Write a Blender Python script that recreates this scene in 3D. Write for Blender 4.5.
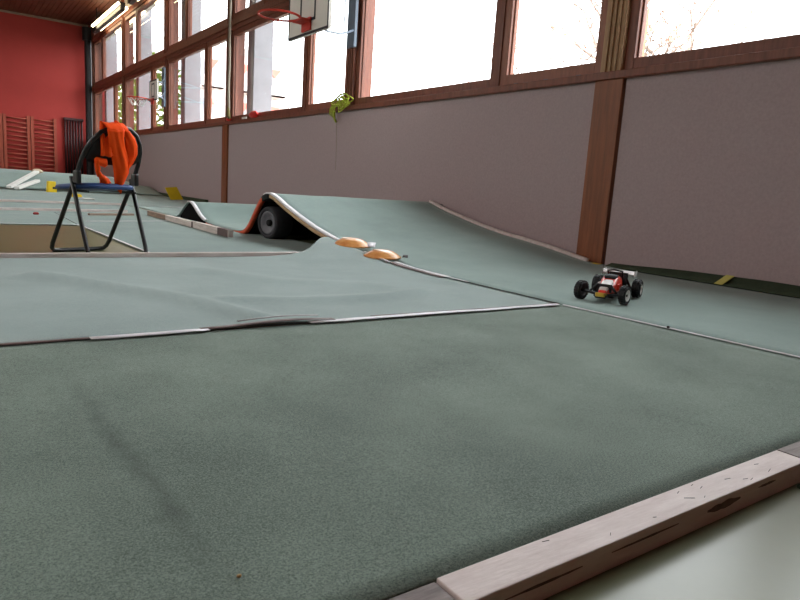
import bpy, bmesh, math, random
from mathutils import Vector, Matrix, noise
random.seed(7)
S = bpy.context.scene
for o in list(bpy.data.objects): bpy.data.objects.remove(o)
COL = S.collection

# ------------------------------------------------------------------ camera
FPX, YAW, PITCH, ROLL, CAMH = 641.31, .62137, -.17126, .06636, .45
fw = Vector((math.sin(YAW)*math.cos(PITCH), math.cos(YAW)*math.cos(PITCH), math.sin(PITCH)))
rt0 = Vector((math.cos(YAW), -math.sin(YAW), 0)); up0 = rt0.cross(fw)
rt = rt0*math.cos(ROLL)+up0*math.sin(ROLL); up = -rt0*math.sin(ROLL)+up0*math.cos(ROLL)
CAM = Vector((0, 0, CAMH))
cd = bpy.data.cameras.new('camera'); cam = bpy.data.objects.new('camera', cd); COL.objects.link(cam)
cd.sensor_width = 36; cd.lens = FPX/800*36; cd.clip_start = .02; cd.clip_end = 500
cam.matrix_world = Matrix(((rt.x, up.x, -fw.x, 0), (rt.y, up.y, -fw.y, 0), (rt.z, up.z, -fw.z, CAMH), (0, 0, 0, 1)))
S.camera = cam

# ------------------------------------------------------------------ light and exposure
SKY = 7.5
w = bpy.data.worlds.new('overcast_sky'); S.world = w; w.use_nodes = True
bg = w.node_tree.nodes['Background']; bg.inputs[0].default_value = (.95, .98, 1.0, 1); bg.inputs[1].default_value = SKY
S.view_settings.view_transform = 'Standard'; S.view_settings.look = 'None'
S.view_settings.gamma = 1; S.view_settings.exposure = 0.42; S.view_settings.use_curve_mapping = False
FILL_WATTS = 110  # power of each added, unseen fill light

# ------------------------------------------------------------------ helpers
def lin(c):
    return tuple(((v/255)/12.92 if v/255 <= .04045 else ((v/255+.055)/1.055)**2.4) for v in c)

MATS = {}
def mat(name, c, rough=.6, spec=.3, var=0.0, scale=8.0, stretch=(1, 1, 1), bump=0.0, bscale=None, c2=None, metal=0, sheen=0, emit=0, coat=0):
    if name in MATS: return MATS[name]
    m = bpy.data.materials.new(name); m.use_nodes = True; MATS[name] = m
    nt = m.node_tree; N = nt.nodes; L = nt.links; b = N['Principled BSDF']
    col = lin(c); b.inputs['Roughness'].default_value = rough; b.inputs['Specular IOR Level'].default_value = spec
    b.inputs['Metallic'].default_value = metal; b.inputs['Sheen Weight'].default_value = sheen; b.inputs['Sheen Roughness'].default_value = .4
    b.inputs['Coat Weight'].default_value = coat
    b.inputs['Base Color'].default_value = (*col, 1)
    tc = N.new('ShaderNodeTexCoord'); mp = N.new('ShaderNodeMapping'); mp.inputs['Scale'].default_value = stretch
    L.new(tc.outputs['Object'], mp.inputs[0])
    if var or c2:
        nz = N.new('ShaderNodeTexNoise'); nz.inputs['Scale'].default_value = scale; nz.inputs['Detail'].default_value = 6; nz.inputs['Roughness'].default_value = .65
        L.new(mp.outputs[0], nz.inputs['Vector'])
        rp = N.new('ShaderNodeValToRGB'); rp.color_ramp.elements[0].position = .32; rp.color_ramp.elements[1].position = .68
        d = lin(c2) if c2 else tuple(v*(1-var) for v in col); e = col if c2 else tuple(min(1, v*(1+var)) for v in col)
        rp.color_ramp.elements[0].color = (*d, 1); rp.color_ramp.elements[1].color = (*e, 1)
        L.new(nz.outputs[0], rp.inputs[0]); L.new(rp.outputs[0], b.inputs['Base Color'])
    if bump:
        n2 = N.new('ShaderNodeTexNoise'); n2.inputs['Scale'].default_value = bscale or scale*4; n2.inputs['Detail'].default_value = 3
        L.new(mp.outputs[0], n2.inputs['Vector'])
        bp = N.new('ShaderNodeBump'); bp.inputs['Strength'].default_value = bump; bp.inputs['Distance'].default_value = .01
        L.new(n2.outputs[0], bp.inputs['Height']); L.new(bp.outputs[0], b.inputs['Normal'])
    if emit:
        b.inputs['Emission Color'].default_value = (*col, 1); b.inputs['Emission Strength'].default_value = emit
    return m

def carpet_mat(name, c, c2, sheen=.15, stain=None):
    """felt: fibre speckle, broad wear, optional dark crease stain (polyline x(y))"""
    m = bpy.data.materials.new(name); m.use_nodes = True; MATS[name] = m
    nt = m.node_tree; N = nt.nodes; L = nt.links; b = N['Principled BSDF']
    b.inputs['Roughness'].default_value = .85; b.inputs['Specular IOR Level'].default_value = .35
    b.inputs['Sheen Weight'].default_value = sheen; b.inputs['Sheen Roughness'].default_value = .35
    b.inputs['Sheen Tint'].default_value = (.92, 1, .98, 1)
    tc = N.new('ShaderNodeTexCoord')
    def nz(s, det, r=.6):
        n = N.new('ShaderNodeTexNoise'); n.inputs['Scale'].default_value = s; n.inputs['Detail'].default_value = det; n.inputs['Roughness'].default_value = r
        L.new(tc.outputs['Object'], n.inputs['Vector']); return n.outputs[0]
    def mth(op, a, bb=None, cl=False):
        n = N.new('ShaderNodeMath'); n.operation = op; n.use_clamp = cl
        for i, v in enumerate((a, bb)):
            if v is None: continue
            if isinstance(v, (int, float)): n.inputs[i].default_value = v
            else: L.new(v, n.inputs[i])
        return n.outputs[0]
    fib = nz(300, 6, 1.0); wear = nz(2.3, 5)
    v = mth('ADD', mth('MULTIPLY', fib, .9), mth('MULTIPLY', wear, .2))
    rp = N.new('ShaderNodeValToRGB'); rp.color_ramp.elements[0].position = .45; rp.color_ramp.elements[1].position = .65
    rp.color_ramp.elements[0].color = (*lin(c2), 1); rp.color_ramp.elements[1].color = (*lin(c), 1)
    L.new(v, rp.inputs[0]); out = rp.outputs[0]
    if stain:
        sp = N.new('ShaderNodeSeparateXYZ'); L.new(tc.outputs['Object'], sp.inputs[0])
        x0, y0, x1, y1, wd = stain
        k = (x1-x0)/(y1-y0)
        cx = mth('ADD', mth('MULTIPLY', mth('SUBTRACT', sp.outputs[1], y0), k), x0)
        wob = mth('MULTIPLY', mth('SUBTRACT', nz(14, 4), .5), .05)
        d = mth('ABSOLUTE', mth('SUBTRACT', mth('ADD', sp.outputs[0], wob), cx))
        a = mth('SUBTRACT', 1, mth('DIVIDE', d, wd), True)
        ya = mth('MULTIPLY', mth('SUBTRACT', sp.outputs[1], y0), 6, True)
        yb = mth('MULTIPLY', mth('SUBTRACT', y1, sp.outputs[1]), 2.5, True)
        msk = mth('MULTIPLY', mth('MULTIPLY', a, mth('MULTIPLY', ya, yb)), mth('MULTIPLY', nz(20, 5), .75), True)
        mx = N.new('ShaderNodeMix'); mx.data_type = 'RGBA'; L.new(msk, mx.inputs[0]); L.new(out, mx.inputs[6])
        mx.inputs[7].default_value = (*lin((42, 50, 46)), 1); out = mx.outputs[2]
    L.new(out, b.inputs['Base Color'])
    bp = N.new('ShaderNodeBump'); bp.inputs['Strength'].default_value = .15; bp.inputs['Distance'].default_value = .002
    L.new(fib, bp.inputs['Height']); L.new(bp.outputs[0], b.inputs['Normal'])
    return m

def glass_mat():
    m = bpy.data.materials.new('window_glass'); m.use_nodes = True; nt = m.node_tree; N = nt.nodes; L = nt.links
    N.remove(N['Principled BSDF']); out = N['Material Output']
    t = N.new('ShaderNodeBsdfTransparent'); t.inputs[0].default_value = (.95, .96, .96, 1)
    g = N.new('ShaderNodeBsdfGlossy'); g.inputs['Roughness'].default_value = .02
    lw = N.new('ShaderNodeLayerWeight'); lw.inputs[0].default_value = .5
    pw = N.new('ShaderNodeMath'); pw.operation = 'POWER'; pw.inputs[1].default_value = 5; L.new(lw.outputs['Facing'], pw.inputs[0])
    f = N.new('ShaderNodeMath'); f.operation = 'MULTIPLY_ADD'; f.inputs[1].default_value = .8; f.inputs[2].default_value = .03; L.new(pw.outputs[0], f.inputs[0])
    mx = N.new('ShaderNodeMixShader'); L.new(f.outputs[0], mx.inputs[0]); L.new(t.outputs[0], mx.inputs[1]); L.new(g.outputs[0], mx.inputs[2])
    L.new(mx.outputs[0], out.inputs[0]); return m

class MB:
    def __init__(s): s.bm = bmesh.new()
    def box(s, a, b, M=None):
        vs = [s.bm.verts.new(Vector((x, y, z)) if M is None else M @ Vector((x, y, z))) for x in (a[0], b[0]) for y in (a[1], b[1]) for z in (a[2], b[2])]
        for f in ((0, 1, 3, 2), (4, 6, 7, 5), (0, 4, 5, 1), (2, 3, 7, 6), (0, 2, 6, 4), (1, 5, 7, 3)): s.bm.faces.new([vs[i] for i in f])
        return s
    def loft(s, rings, caps=True, closed=True):
        R = [[s.bm.verts.new(Vector(p)) for p in r] for r in rings]
        n = len(R[0])
        for i in range(len(R)-1):
            for j in range(n if closed else n-1):
                s.bm.faces.new((R[i][j], R[i][(j+1) % n], R[i+1][(j+1) % n], R[i+1][j]))
        if caps and closed:
            s.bm.faces.new(R[0][::-1]); s.bm.faces.new(R[-1])
        return s
    def tube(s, pts, r, seg=8, flat=1.0, caps=True, loop=False):
        P = [Vector(p) for p in pts]; n = len(P)
        rr = r if isinstance(r, (list, tuple)) else [r]*n
        rings = []; ref = None
        for i, p in enumerate(P):
            if loop: t = P[(i+1) % n]-P[i-1]
            else: t = P[min(i+1, n-1)]-P[max(i-1, 0)]
            t.normalize()
            if ref is None: ref = Vector((0, 0, 1)) if abs(t.z) < .9 else Vector((1, 0, 0))
            u = (ref - t*ref.dot(t)); u.normalize(); v = t.cross(u); ref = u
            rings.append([p+(u*math.cos(2*math.pi*k/seg)+v*math.sin(2*math.pi*k/seg)*flat)*rr[i] for k in range(seg)])
        if loop: rings.append(rings[0])
        return s.loft(rings, caps and not loop)
    def cyl(s, a, b, r, r2=None, seg=16): return s.tube([a, b], [r, r if r2 is None else r2], seg)
    def lathe(s, prof, M=None, seg=24, caps=True):
        """prof: (radius, height) pairs turned about z"""
        rings = []
        for r, h in prof:
            ring = [Vector((max(r, 1e-4)*math.cos(2*math.pi*k/seg), max(r, 1e-4)*math.sin(2*math.pi*k/seg), h)) for k in range(seg)]
            rings.append([M @ p for p in ring] if M else ring)
        return s.loft(rings, caps)
    def grid(s, rows, thick=None):
        """rows of points; a sheet, optionally thickened downwards along its normals"""
        V = [[s.bm.verts.new(Vector(p)) for p in r] for r in rows]
        fs = []
        for i in range(len(V)-1):
            for j in range(len(V[0])-1):
                fs.append(s.bm.faces.new((V[i][j], V[i][j+1], V[i+1][j+1], V[i+1][j])))
        return s
    def build(s, name, m, parent=None, smooth=False, world=False, bevel=0, solid=0, subsurf=0, **props):
        bm = s.bm
        if world and parent is not None: 
            q = parent; off_ = Vector((0, 0, 0))
            while q is not None: off_ += q.location; q = q.parent
            bmesh.ops.translate(bm, verts=bm.verts, vec=-off_)
        bmesh.ops.recalc_face_normals(bm, faces=bm.faces)
        me = bpy.data.meshes.new(name); bm.to_mesh(me); bm.free()
        o = bpy.data.objects.new(name, me); COL.objects.link(o); o.parent = parent
        me.materials.append(m)
        if smooth:
            for p in me.polygons: p.use_smooth = True
        if solid:
            md = o.modifiers.new('thickness', 'SOLIDIFY'); md.thickness = solid; md.offset = -1
        if bevel:
            md = o.modifiers.new('bevel', 'BEVEL'); md.width = bevel; md.segments = 2; md.limit_method = 'ANGLE'
        if subsurf:
            md = o.modifiers.new('subsurf', 'SUBSURF'); md.levels = subsurf; md.render_levels = subsurf
        for k, v in props.items(): o[k] = v
        return o

def thing(name, loc, label, cat, group=None, rotz=0, kind=None):
    o = bpy.data.objects.new(name, None); COL.objects.link(o); o.location = loc; o.rotation_euler = (0, 0, rotz); o.empty_display_size = .1
    tag(o, label, cat, group, kind); return o
def tag(o, label, cat, group=None, kind=None):
    o['label'] = label; o['category'] = cat
    if group: o['group'] = group
    if kind: o['kind'] = kind
    return o
def st(o, label, cat): return tag(o, label, cat, None, 'structure')

def ray(x, y): return rt*((x-400)/FPX) - up*((y-300)/FPX) + fw
def on_z(x, y, z=0.0): d = ray(x, y); return CAM + d*((z-CAMH)/d.z)
def on_plane(x, y, p0, n): d = ray(x, y); return CAM + d*((p0-CAM).dot(n)/d.dot(n))
def interp(pts, t):
    if t <= pts[0][0]: return pts[0][1]
    for (a, b), (c, d) in zip(pts, pts[1:]):
        if t <= c: return b+(d-b)*(t-a)/(c-a)
    return pts[-1][1]
def sstep(a, b, t):
    t = min(1, max(0, (t-a)/(b-a))); return t*t*(3-2*t)

# ------------------------------------------------------------------ materials
D, LEN, HC, FL = 3.892, 22.756, 4.76, -.04          # window wall, far wall, ceiling, floor
M_frame = mat('frame_wood', (120, 68, 50), .45, .4, .25, 6, (6, 6, .6), .08)
M_sash = mat('sash_wood', (140, 84, 62), .4, .4, .2, 6, (6, 6, .6), .05)
M_mull = mat('tan_mullion_wood', (168, 132, 98), .5, .3, .2, 6, (6, 6, .6), .06)
M_post = mat('post_wood', (132, 76, 46), .42, .4, .28, 5, (7, 7, .5), .06)
M_fabric = mat('wall_fabric', (176, 157, 158), .9, .1, .07, 60, (1, 1, 1), .25, 260)
M_coral = mat('coral_paint', (166, 57, 52), .6, .25, .04, 3)
M_plaster = mat('pale_plaster', (226, 220, 214), .85, .1, .03, 3)
M_slat = mat('ceiling_slats', (96, 54, 40), .5, .3, .2, 3, (1, 1, 1))
M_steel_dark = mat('dark_steel', (34, 32, 36), .45, .4, .1, 10)
M_steel_blue = mat('blue_grey_steel', (92, 104, 120), .4, .4, .12, 8)
M_floor = mat('gym_linoleum', (104, 107, 78), .28, .4, .06, 5, (1, 1, 1), .012, 40)
M_lathw = mat('white_timber', (224, 214, 208), .5, .35, .0, 9, (.6, 5, 5), .12, 30, c2=(186, 172, 166))
M_lathb = mat('bare_timber', (164, 140, 120), .6, .3, .0, 9, (.6, 5, 5), .12, 30, c2=(118, 98, 88))
M_beam = mat('scuffed_white_timber', (226, 212, 208), .5, .3, .0, 7, (1, 6, 6), .15, 40, c2=(204, 186, 182))
M_beamg = mat('grey_timber', (150, 138, 134), .6, .3, .0, 8, (1, 6, 6), .15, 40, c2=(110, 98, 96))
M_scuff = mat('dark_scuff', (62, 56, 54), .7, .2, .2, 40)
M_mark = mat('grey_wear', (104, 90, 88), .7, .2, .25, 60)
M_wtape = mat('white_tape', (226, 222, 226), .35, .4, .1, 30, (1, 1, 1), .1)
M_stape = mat('silver_tape', (168, 160, 162), .3, .5, .25, 40, (1, 1, 1), .15)
M_btape = mat('brown_tape', (112, 92, 88), .5, .4, .3, 30, (1, 1, 1), .15)
M_orangewood = mat('orange_painted_plywood', (206, 84, 48), .5, .35, .12, 14, (1, 1, 1), .08)
M_ply = mat('plywood_edge', (190, 158, 122), .6, .3, .2, 10, (.5, 4, 10), .1)
M_black = mat('black_rubber', (18, 18, 18), .7, .25, .2, 30, (1, 1, 1), .1)
M_shade = mat('shade_black', (14, 14, 16), .95, .1, .2, 20)  # black that paints the shade under ramp and bump
M_tyre = mat('tyre_rubber', (58, 58, 62), .75, .25, .15, 20, (1, 1, 1), .1)
M_hub = mat('grey_hub', (104, 104, 110), .5, .4, .12, 20)
M_yellow = mat('yellow_plastic', (232, 196, 30), .45, .4, .06, 10)
M_yellowp = mat('pale_yellow_tape', (206, 196, 110), .6, .3, .06, 10)
M_chair = mat('black_enamel', (16, 16, 18), .35, .45)
M_seat = mat('blue_vinyl', (46, 70, 120), .5, .35, .1, 20)
M_jacket = mat('hi_vis_orange', (255, 82, 18), .75, .15, .05, 30, (1, 1, 1), .15, 200)
M_red = mat('red_plastic', (206, 44, 36), .45, .4, .08, 12)
M_white = mat('white_enamel', (226, 224, 220), .45, .4, .03, 8)
M_rim = mat('orange_red_enamel', (206, 62, 48), .45, .4, .08, 12)
M_rope = mat('grey_rope', (150, 140, 126), .85, .1, .2, 60)
M_ygrope = mat('yellow_green_rope', (176, 186, 70), .8, .15, .3, 50)
M_dkgreen = mat('dark_green_mat', (64, 74, 58), .85, .2, .15, 14, (1, 1, 1), .2, 120)
M_bars = mat('wall_bar_wood', (158, 76, 58), .5, .35, .12, 6)
M_glass = glass_mat()
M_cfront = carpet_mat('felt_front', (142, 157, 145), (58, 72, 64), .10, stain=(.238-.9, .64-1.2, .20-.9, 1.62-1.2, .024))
M_cback = carpet_mat('felt_back', (160, 175, 172), (118, 134, 131), .22)
M_cramp = carpet_mat('felt_ramp', (154, 173, 167), (114, 134, 128), .2)
M_cfar = carpet_mat('felt_far', (140, 157, 152), (102, 120, 115), .2)

# ------------------------------------------------------------------ room shell
XL, YN, MOD, WT = -11.0, -4.7, 3.83, .25
o = MB().box((XL, YN, FL-.2), (D+.3, LEN, FL)).build('floor', M_floor); st(o, 'glossy green grey linoleum gym floor under the felt track', 'floor')
# slatted ceiling: boards running along the hall, modelled as real slats
m = MB(); x = XL
while x < D+.2:
    m.box((x, YN, HC), (min(x+.105, D+.3), LEN, HC+.02)); x += .12
m.box((XL, YN, HC+.05), (D+.3, LEN, HC+.2))
o = m.build('ceiling', M_slat); st(o, 'dark brown slatted timber ceiling', 'ceiling')
o = MB().box((XL-.2, LEN, FL-.2), (D+.5, LEN+.2, HC+.2)).build('wall_far', M_coral); st(o, 'coral red end wall of the gym', 'wall')
o = MB().box((XL-.2, YN-.2, FL-.2), (XL, LEN+.2, HC+.2)).build('wall_left', M_plaster); st(o, 'pale plastered wall opposite the windows', 'wall')
o = MB().box((XL-.2, YN-.2, FL-.2), (D+.5, YN, HC+.2)).build('wall_near', M_bars); st(o, 'brown end wall behind the camera, darkened to cut bounced light', 'wall')  # unseen wall, coloured dark so it returns less light
o = MB().box((XL, LEN-.03, HC-.06), (D-.05, LEN, HC)).build('trim_1', M_lathb); st(o, 'pale batten where the ceiling meets the coral wall', 'trim')
# window wall: solid band under the sill, faced with fabric panels between posts
SILL, TR0, TR1, TOP = 1.33, 2.76, 2.93, 4.22
posts = [.35, 3.05, 6.68, 10.62, 14.30, 18.20, 22.25]
wall = MB().box((D+.012, YN, FL-.2), (D+.28, LEN, SILL)).box((D+.012, YN, TOP), (D+.28, LEN, HC+.2)).box((D+.012, YN, SILL), (D+.28, .27, TOP)).build('wall_right', M_plaster)  # unseen near end kept solid to block window light on the foreground
st(wall, 'wall of mauve grey fabric panels under the long window band', 'wall')
ps = [YN, 3.05, 10.72, 18.4, LEN]
for a, b in zip(ps, ps[1:]):
    MB().box((D-.004, a+.13 if a > YN else a, FL), (D+.012, b-.13 if b < LEN else b, SILL-.03)).build('fabric_panel', M_fabric, wall)
n = 2
for y, txt in ((3.05, 'broad brown wooden post between fabric panels behind the toy buggy'), (10.72, 'brown wooden post between fabric panels behind the ramp crest'), (18.4, 'brown wooden post between fabric panels behind the folding chair')):
    wd = .118 if y < 4 else .12
    o = MB().box((D-.03, y-wd, FL), (D+.02, y+wd, SILL+.005)).build('trim_%d' % n, M_post, bevel=.004); st(o, txt, 'post'); n += 1
o = MB().box((D-.05, YN, SILL-.03), (D+.06, LEN, SILL+.025)).build('trim_%d' % n, M_frame, bevel=.006); st(o, 'long brown wooden sill rail below the windows', 'trim'); n += 1
o = MB().box((D-.02, YN, TR0), (D+.2, LEN, TR1)).box((D-.045, YN, TR0+.06), (D-.02, LEN, TR1-.05)).build('trim_%d' % n, M_frame, bevel=.006); st(o, 'brown wooden transom between lower and upper windows', 'trim'); n += 1
o = MB().box((D-.02, YN, TOP), (D+.2, LEN, TOP+.14)).build('trim_%d' % n, M_frame, bevel=.006); st(o, 'brown wooden head rail above the upper windows', 'trim'); n += 1
where = ['right of the toy buggy', 'directly above the broad post', 'beside the near basketball hoop', 'above the second brown post', 'beside the far basketball hoop', 'above the folding chair', 'nearest the coral wall']
for i, y in enumerate(posts):
    mm = MB().box((D-.03, y-.085, SILL+.02), (D+.22, y+.085, HC))
    for k in range(3): mm.box((D-.045, y-.05+k*.04, SILL+.02), (D-.03, y-.03+k*.04, HC))
    o = mm.build('trim_%d' % n, M_mull if i == 1 else M_frame, bevel=.003); st(o, 'ribbed window mullion '+where[i], 'mullion'); n += 1
# windows: per bay a narrow casement and a wide fixed light, mirrored in the upper row
wn = 1
def window(y0, y1, z0, z1, fwid, label, latch=False):
    global wn
    x0, x1 = D+.005, D+.075
    m = MB()
    m.box((x0, y0, z0), (x1, y0+fwid, z1)).box((x0, y1-fwid, z0), (x1, y1, z1))
    m.box((x0, y0+fwid, z0), (x1, y1-fwid, z0+fwid)).box((x0, y0+fwid, z1-fwid), (x1, y1-fwid, z1))
    e = .012; f2 = fwid+e
    m.box((x0+.03, y0+fwid, z0+fwid), (x1, y0+f2, z1-fwid)).box((x0+.03, y1-f2, z0+fwid), (x1, y1-fwid, z1-fwid))
    o = m.build('window_%d' % wn, M_sash if latch else M_frame, bevel=.004); st(o, label, 'window')
    MB().box((x0+.04, y0+fwid, z0+fwid), (x0+.046, y1-fwid, z1-fwid)).build('pane', M_glass, o)
    if latch:
        for t in (.2, .5, .8):
            yy = y0+(y1-y0)*t
            MB().box((x0-.012, yy-.02, z0-.004), (x0, yy+.02, z0+.008)).build('hinge', M_hub, o)
    wn += 1
bayname = ['bay right of the broad post', 'bay left of the broad post', 'bay behind the near basketball hoop', 'bay left of the hanging rope', 'bay with the far basketball hoop', 'bay nearest the coral wall']
for i in range(6):
    a, b = posts[i]+.085, posts[i+1]-.085
    z0, z1 = SILL+.03, TR0
    k = a+1.10
    window(a, k-.02, z0, z1, .085, 'narrow lower casement window in the '+bayname[i], True)
    MB().box((D-.005, k-.03, z0), (D+.1, k+.03, z1)).build('trim_%d' % n, M_frame); st(bpy.data.objects['trim_%d' % n], 'slim lower mullion in the '+bayname[i], 'mullion'); n += 1
    window(k+.02, b, z0, z1, .075, 'wide lower fixed window in the '+bayname[i])
    k = b-1.25
    window(a, k-.02, TR1, TOP, .075, 'wide upper fixed window in the '+bayname[i])
    MB().box((D-.005, k-.03, TR1), (D+.1, k+.03, TOP)).build('trim_%d' % n, M_frame); st(bpy.data.objects['trim_%d' % n], 'slim upper mullion in the '+bayname[i], 'mullion'); n += 1
    window(k+.02, b, TR1, TOP, .085, 'narrow upper casement window in the '+bayname[i])
# dark steel column in the far corner with its cap
o = MB().cyl((D-.12, LEN-.35, FL), (D-.12, LEN-.35, 4.5), .10, seg=20).build('corner_column', M_steel_dark, smooth=False); st(o, 'black steel column in the far corner of the hall', 'column')
MB().cyl((D-.12, LEN-.35, 4.25), (D-.12, LEN-.35, 4.62), .16, seg=20).build('cap', M_steel_dark, o)

# ------------------------------------------------------------------ outside
M_conc = mat('pale_concrete', (140, 138, 142), .9, .1, .08, 4)
o = MB().box((D+.6, -60, -1.2), (120, 140, -1.0)).build('ground', mat('outside_gravel', (120, 122, 112), .95, .1, .15, 2)); st(o, 'pale ground outside the windows', 'ground')
fin_names = {6: 'nearest the coral wall', 5: 'above the folding chair', 4: 'behind the far hoop', 3: 'left of the near hoop'}
for i in (3, 4, 5, 6):
    y = posts[i]
    o = MB().box((D+.29, y-.3, -1.0), (D+.62, y-.02, 5.2)).build('concrete_fin', M_conc, bevel=.01)
    st(o, 'pale concrete facade fin outside the window '+fin_names[i], 'facade fin')
M_bld = mat('cream_render', (215, 205, 200), .9, .1, .04, .5); M_awn = mat('red_awning', (196, 120, 108), .8, .1, .1, 2)
B = thing('apartment_building', (16, 48, -1), 'pale apartment block with red balconies seen through the lower windows', 'building')
MB().box((12.6, 46, -1), (21.5, 56, 9.5)).build('wall', M_bld, B, world=True)
for k in range(3):
    z = 1.2+k*2.6
    for j, x in enumerate((14.6, 16.9, 19.2)):
        MB().box((x, 45, z), (x+1.5, 46, z+.12)).box((x, 45, z), (x+1.5, 45.08, z+.8)).build('balcony', M_bld, B, world=True)
        MB().loft([[(x+.3, 45.1, z+1.9), (x+1.2, 45.1, z+1.9), (x+1.2, 45.5, z+1.9), (x+.3, 45.5, z+1.9)], [(x+.7, 45.2, z+1.35), (x+.8, 45.2, z+1.35), (x+.8, 45.4, z+1.35), (x+.7, 45.4, z+1.35)]]).build('awning', M_awn, B, world=True)
        MB().box((x+.2, 45.95, z+.12), (x+1.2, 46.02, z+2.0)).build('window', mat('far_glass', (150, 156, 160), .2, .5), B, world=True)
    MB().box((13.1, 45.95, z+.4), (13.9, 46.02, z+1.8)).build('window', MATS['far_glass'], B, world=True)
M_leaf = mat('leaf_green', (86, 112, 44), .7, .2, .4, 3); M_bark = mat('bark', (150, 132, 122), .9, .1, .3, 20, (1, 1, .2), .2)  # bark tone lightened to imitate glare washing out the twigs
def leafy(x, y, h, r, label):
    t = thing('leafy_tree', (x, y, -1), label, 'tree', 'leafy trees outside')
    MB().tube([(0, 0, 0), (.05, 0, h*.5), (0, .05, h*.8)], [.18, .13, .05], 8).build('trunk', M_bark, t, True)
    m = MB()
    for k in range(700):
        v = Vector((random.gauss(0, 1), random.gauss(0, 1), random.gauss(0, 1))).normalized()*(r*(.45+.55*random.random()))
        c = Vector((v.x, v.y, h*.72+v.z*1.25)); a = random.random()*6.28; s = .16+.12*random.random()
        u = Vector((math.cos(a), math.sin(a), random.uniform(-.6, .6)))*s; q = u.cross(Vector((random.random(), random.random(), 1))).normalized()*s*.7
        m.bm.faces.new([m.bm.verts.new(p) for p in (c-u, c-q, c+u, c+q)])
    m.build('foliage', M_leaf, t)
leafy(9.6, 38, 7.0, 2.2, 'green leafy tree outside left of the pale apartment block')
leafy(7.6, 42, 6.0, 1.9, 'green leafy tree outside behind the far column windows')
def bare(x, y, label, seed, tilt):
    rnd = random.Random(seed)
    t = thing('bare_tree', (x, y, -1), label, 'tree', 'bare trees outside')
    mt, ml = MB(), MB()
    def branch(p, d, ln, r, lev):
        pts = [p]; q = p.copy(); dd = d.copy()
        for k in range(4):
            dd = (dd+Vector((rnd.uniform(-.25, .25), rnd.uniform(-.25, .25), rnd.uniform(-.1, .2)))).normalized(); q = q+dd*ln/4; pts.append(q.copy())
        mt.tube(pts, [r, r*.85, r*.72, r*.6, r*.45], 5)
        if lev < 4:
            for k in range(4 if lev else 5):
                i = rnd.choice((2, 3, 4)); nd = (dd*.6+Vector((rnd.uniform(-1, 1), rnd.uniform(-1, 1), rnd.uniform(-.35, .7)))).normalized()
                branch(pts[i], nd, ln*rnd.uniform(.55, .75), r*.5, lev+1)
        else:
            for k in range(2):
                c = pts[rnd.choice((2, 3, 4))]+Vector((rnd.uniform(-.06, .06), rnd.uniform(-.06, .06), rnd.uniform(-.06, .06))); s = .05
                u = Vector((rnd.uniform(-1, 1), rnd.uniform(-1, 1), rnd.uniform(-1, 1))).normalized()*s; v = u.orthogonal().normalized()*s*.6
                ml.bm.faces.new([ml.bm.verts.new(p_) for p_ in (c-u, c-v, c+u, c+v)])
    branch(Vector((0, 0, 0)), Vector(tilt).normalized(), 2.9, .11, 0)
    mt.build('trunk', M_bark, t, True); ml.build('foliage', mat('dry_leaf', (196, 140, 120), .8, .1, .3, 10), t)  # leaf colour paled to stand in for window glare
bare(10.2, 5.6, 'bare twiggy tree outside the rightmost window', 3, (-.15, -.05, 1))
bare(11.5, 9.6, 'bare twiggy tree outside the narrow casement by the broad post', 11, (-.1, .05, 1))

# ------------------------------------------------------------------ ceiling lamps along the windows
M_tube = mat('lit_tube', (255, 236, 190), .4, .3, emit=9)
def lamp_row(y0, y1, label):
    t = thing('fluorescent_lamp', (3.61, (y0+y1)/2, 4.2), label, 'ceiling lamp', 'fluorescent lamps under the ceiling')
    MB().box((3.56, y0-.15, 4.14), (3.67, y1+.15, 4.32)).build('housing', M_steel_dark, t, world=True, bevel=.01)
    k = (y1-y0)/3
    for s in range(3):
        MB().cyl((3.735, y0+k*s+.03, 4.24), (3.735, y0+k*(s+1)-.03, 4.24), .035, seg=10).build('tube', M_tube, t, True, world=True)
        MB().cyl((3.485, y0+k*s-.3, 4.24), (3.485, y0+k*(s+1)-.36, 4.24), .035, seg=10).build('tube', M_tube, t, True, world=True)
    for yy in (y0+.2, y1-.2): MB().cyl((3.615, yy, 4.32), (3.615, yy, HC), .012, seg=8).build('hanger', M_steel_dark, t, world=True)
lamp_row(17.1, 20.3, 'lit fluorescent lamp hung under the ceiling next to the corner column')
lamp_row(12.9, 16.1, 'lit fluorescent lamp under the ceiling cut by the upper photo edge')
def fill_lamp(x, y):  # added area light out of view, brightens the window wall; box added too
    ld = bpy.data.lights.new('fill_lamp', 'AREA'); ld.shape = 'RECTANGLE'; ld.size = .4; ld.size_y = 3.0; ld.energy = FILL_WATTS; ld.color = (1, .97, .93)
    lo = bpy.data.objects.new('fill_lamp', ld); COL.objects.link(lo); lo.location = (x, y, HC-.12)
    o = MB().box((x-.24, y-1.55, HC-.115), (x+.24, y+1.55, HC)).build('fill_lamp_box', M_steel_dark, bevel=.01); tag(o, 'unseen box added around a fill light far left of the track', 'ceiling lamp', 'added fill light boxes')
for x in (-8.4, -4.6):
    for y in (2.5, 8.5, 14.5): fill_lamp(x, y)
# grey vent on the ceiling near the lamp
t = thing('ceiling_loudspeaker', (3.0, 17.3, HC), 'small grey box fixed to the slatted ceiling', 'ceiling box')
MB().box((-.22, -.2, -.12), (.22, .2, 0)).build('casing', M_hub, t, bevel=.02)
MB().box((-.18, -.16, -.13), (.18, .16, -.12)).build('grille', M_steel_dark, t)

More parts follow.
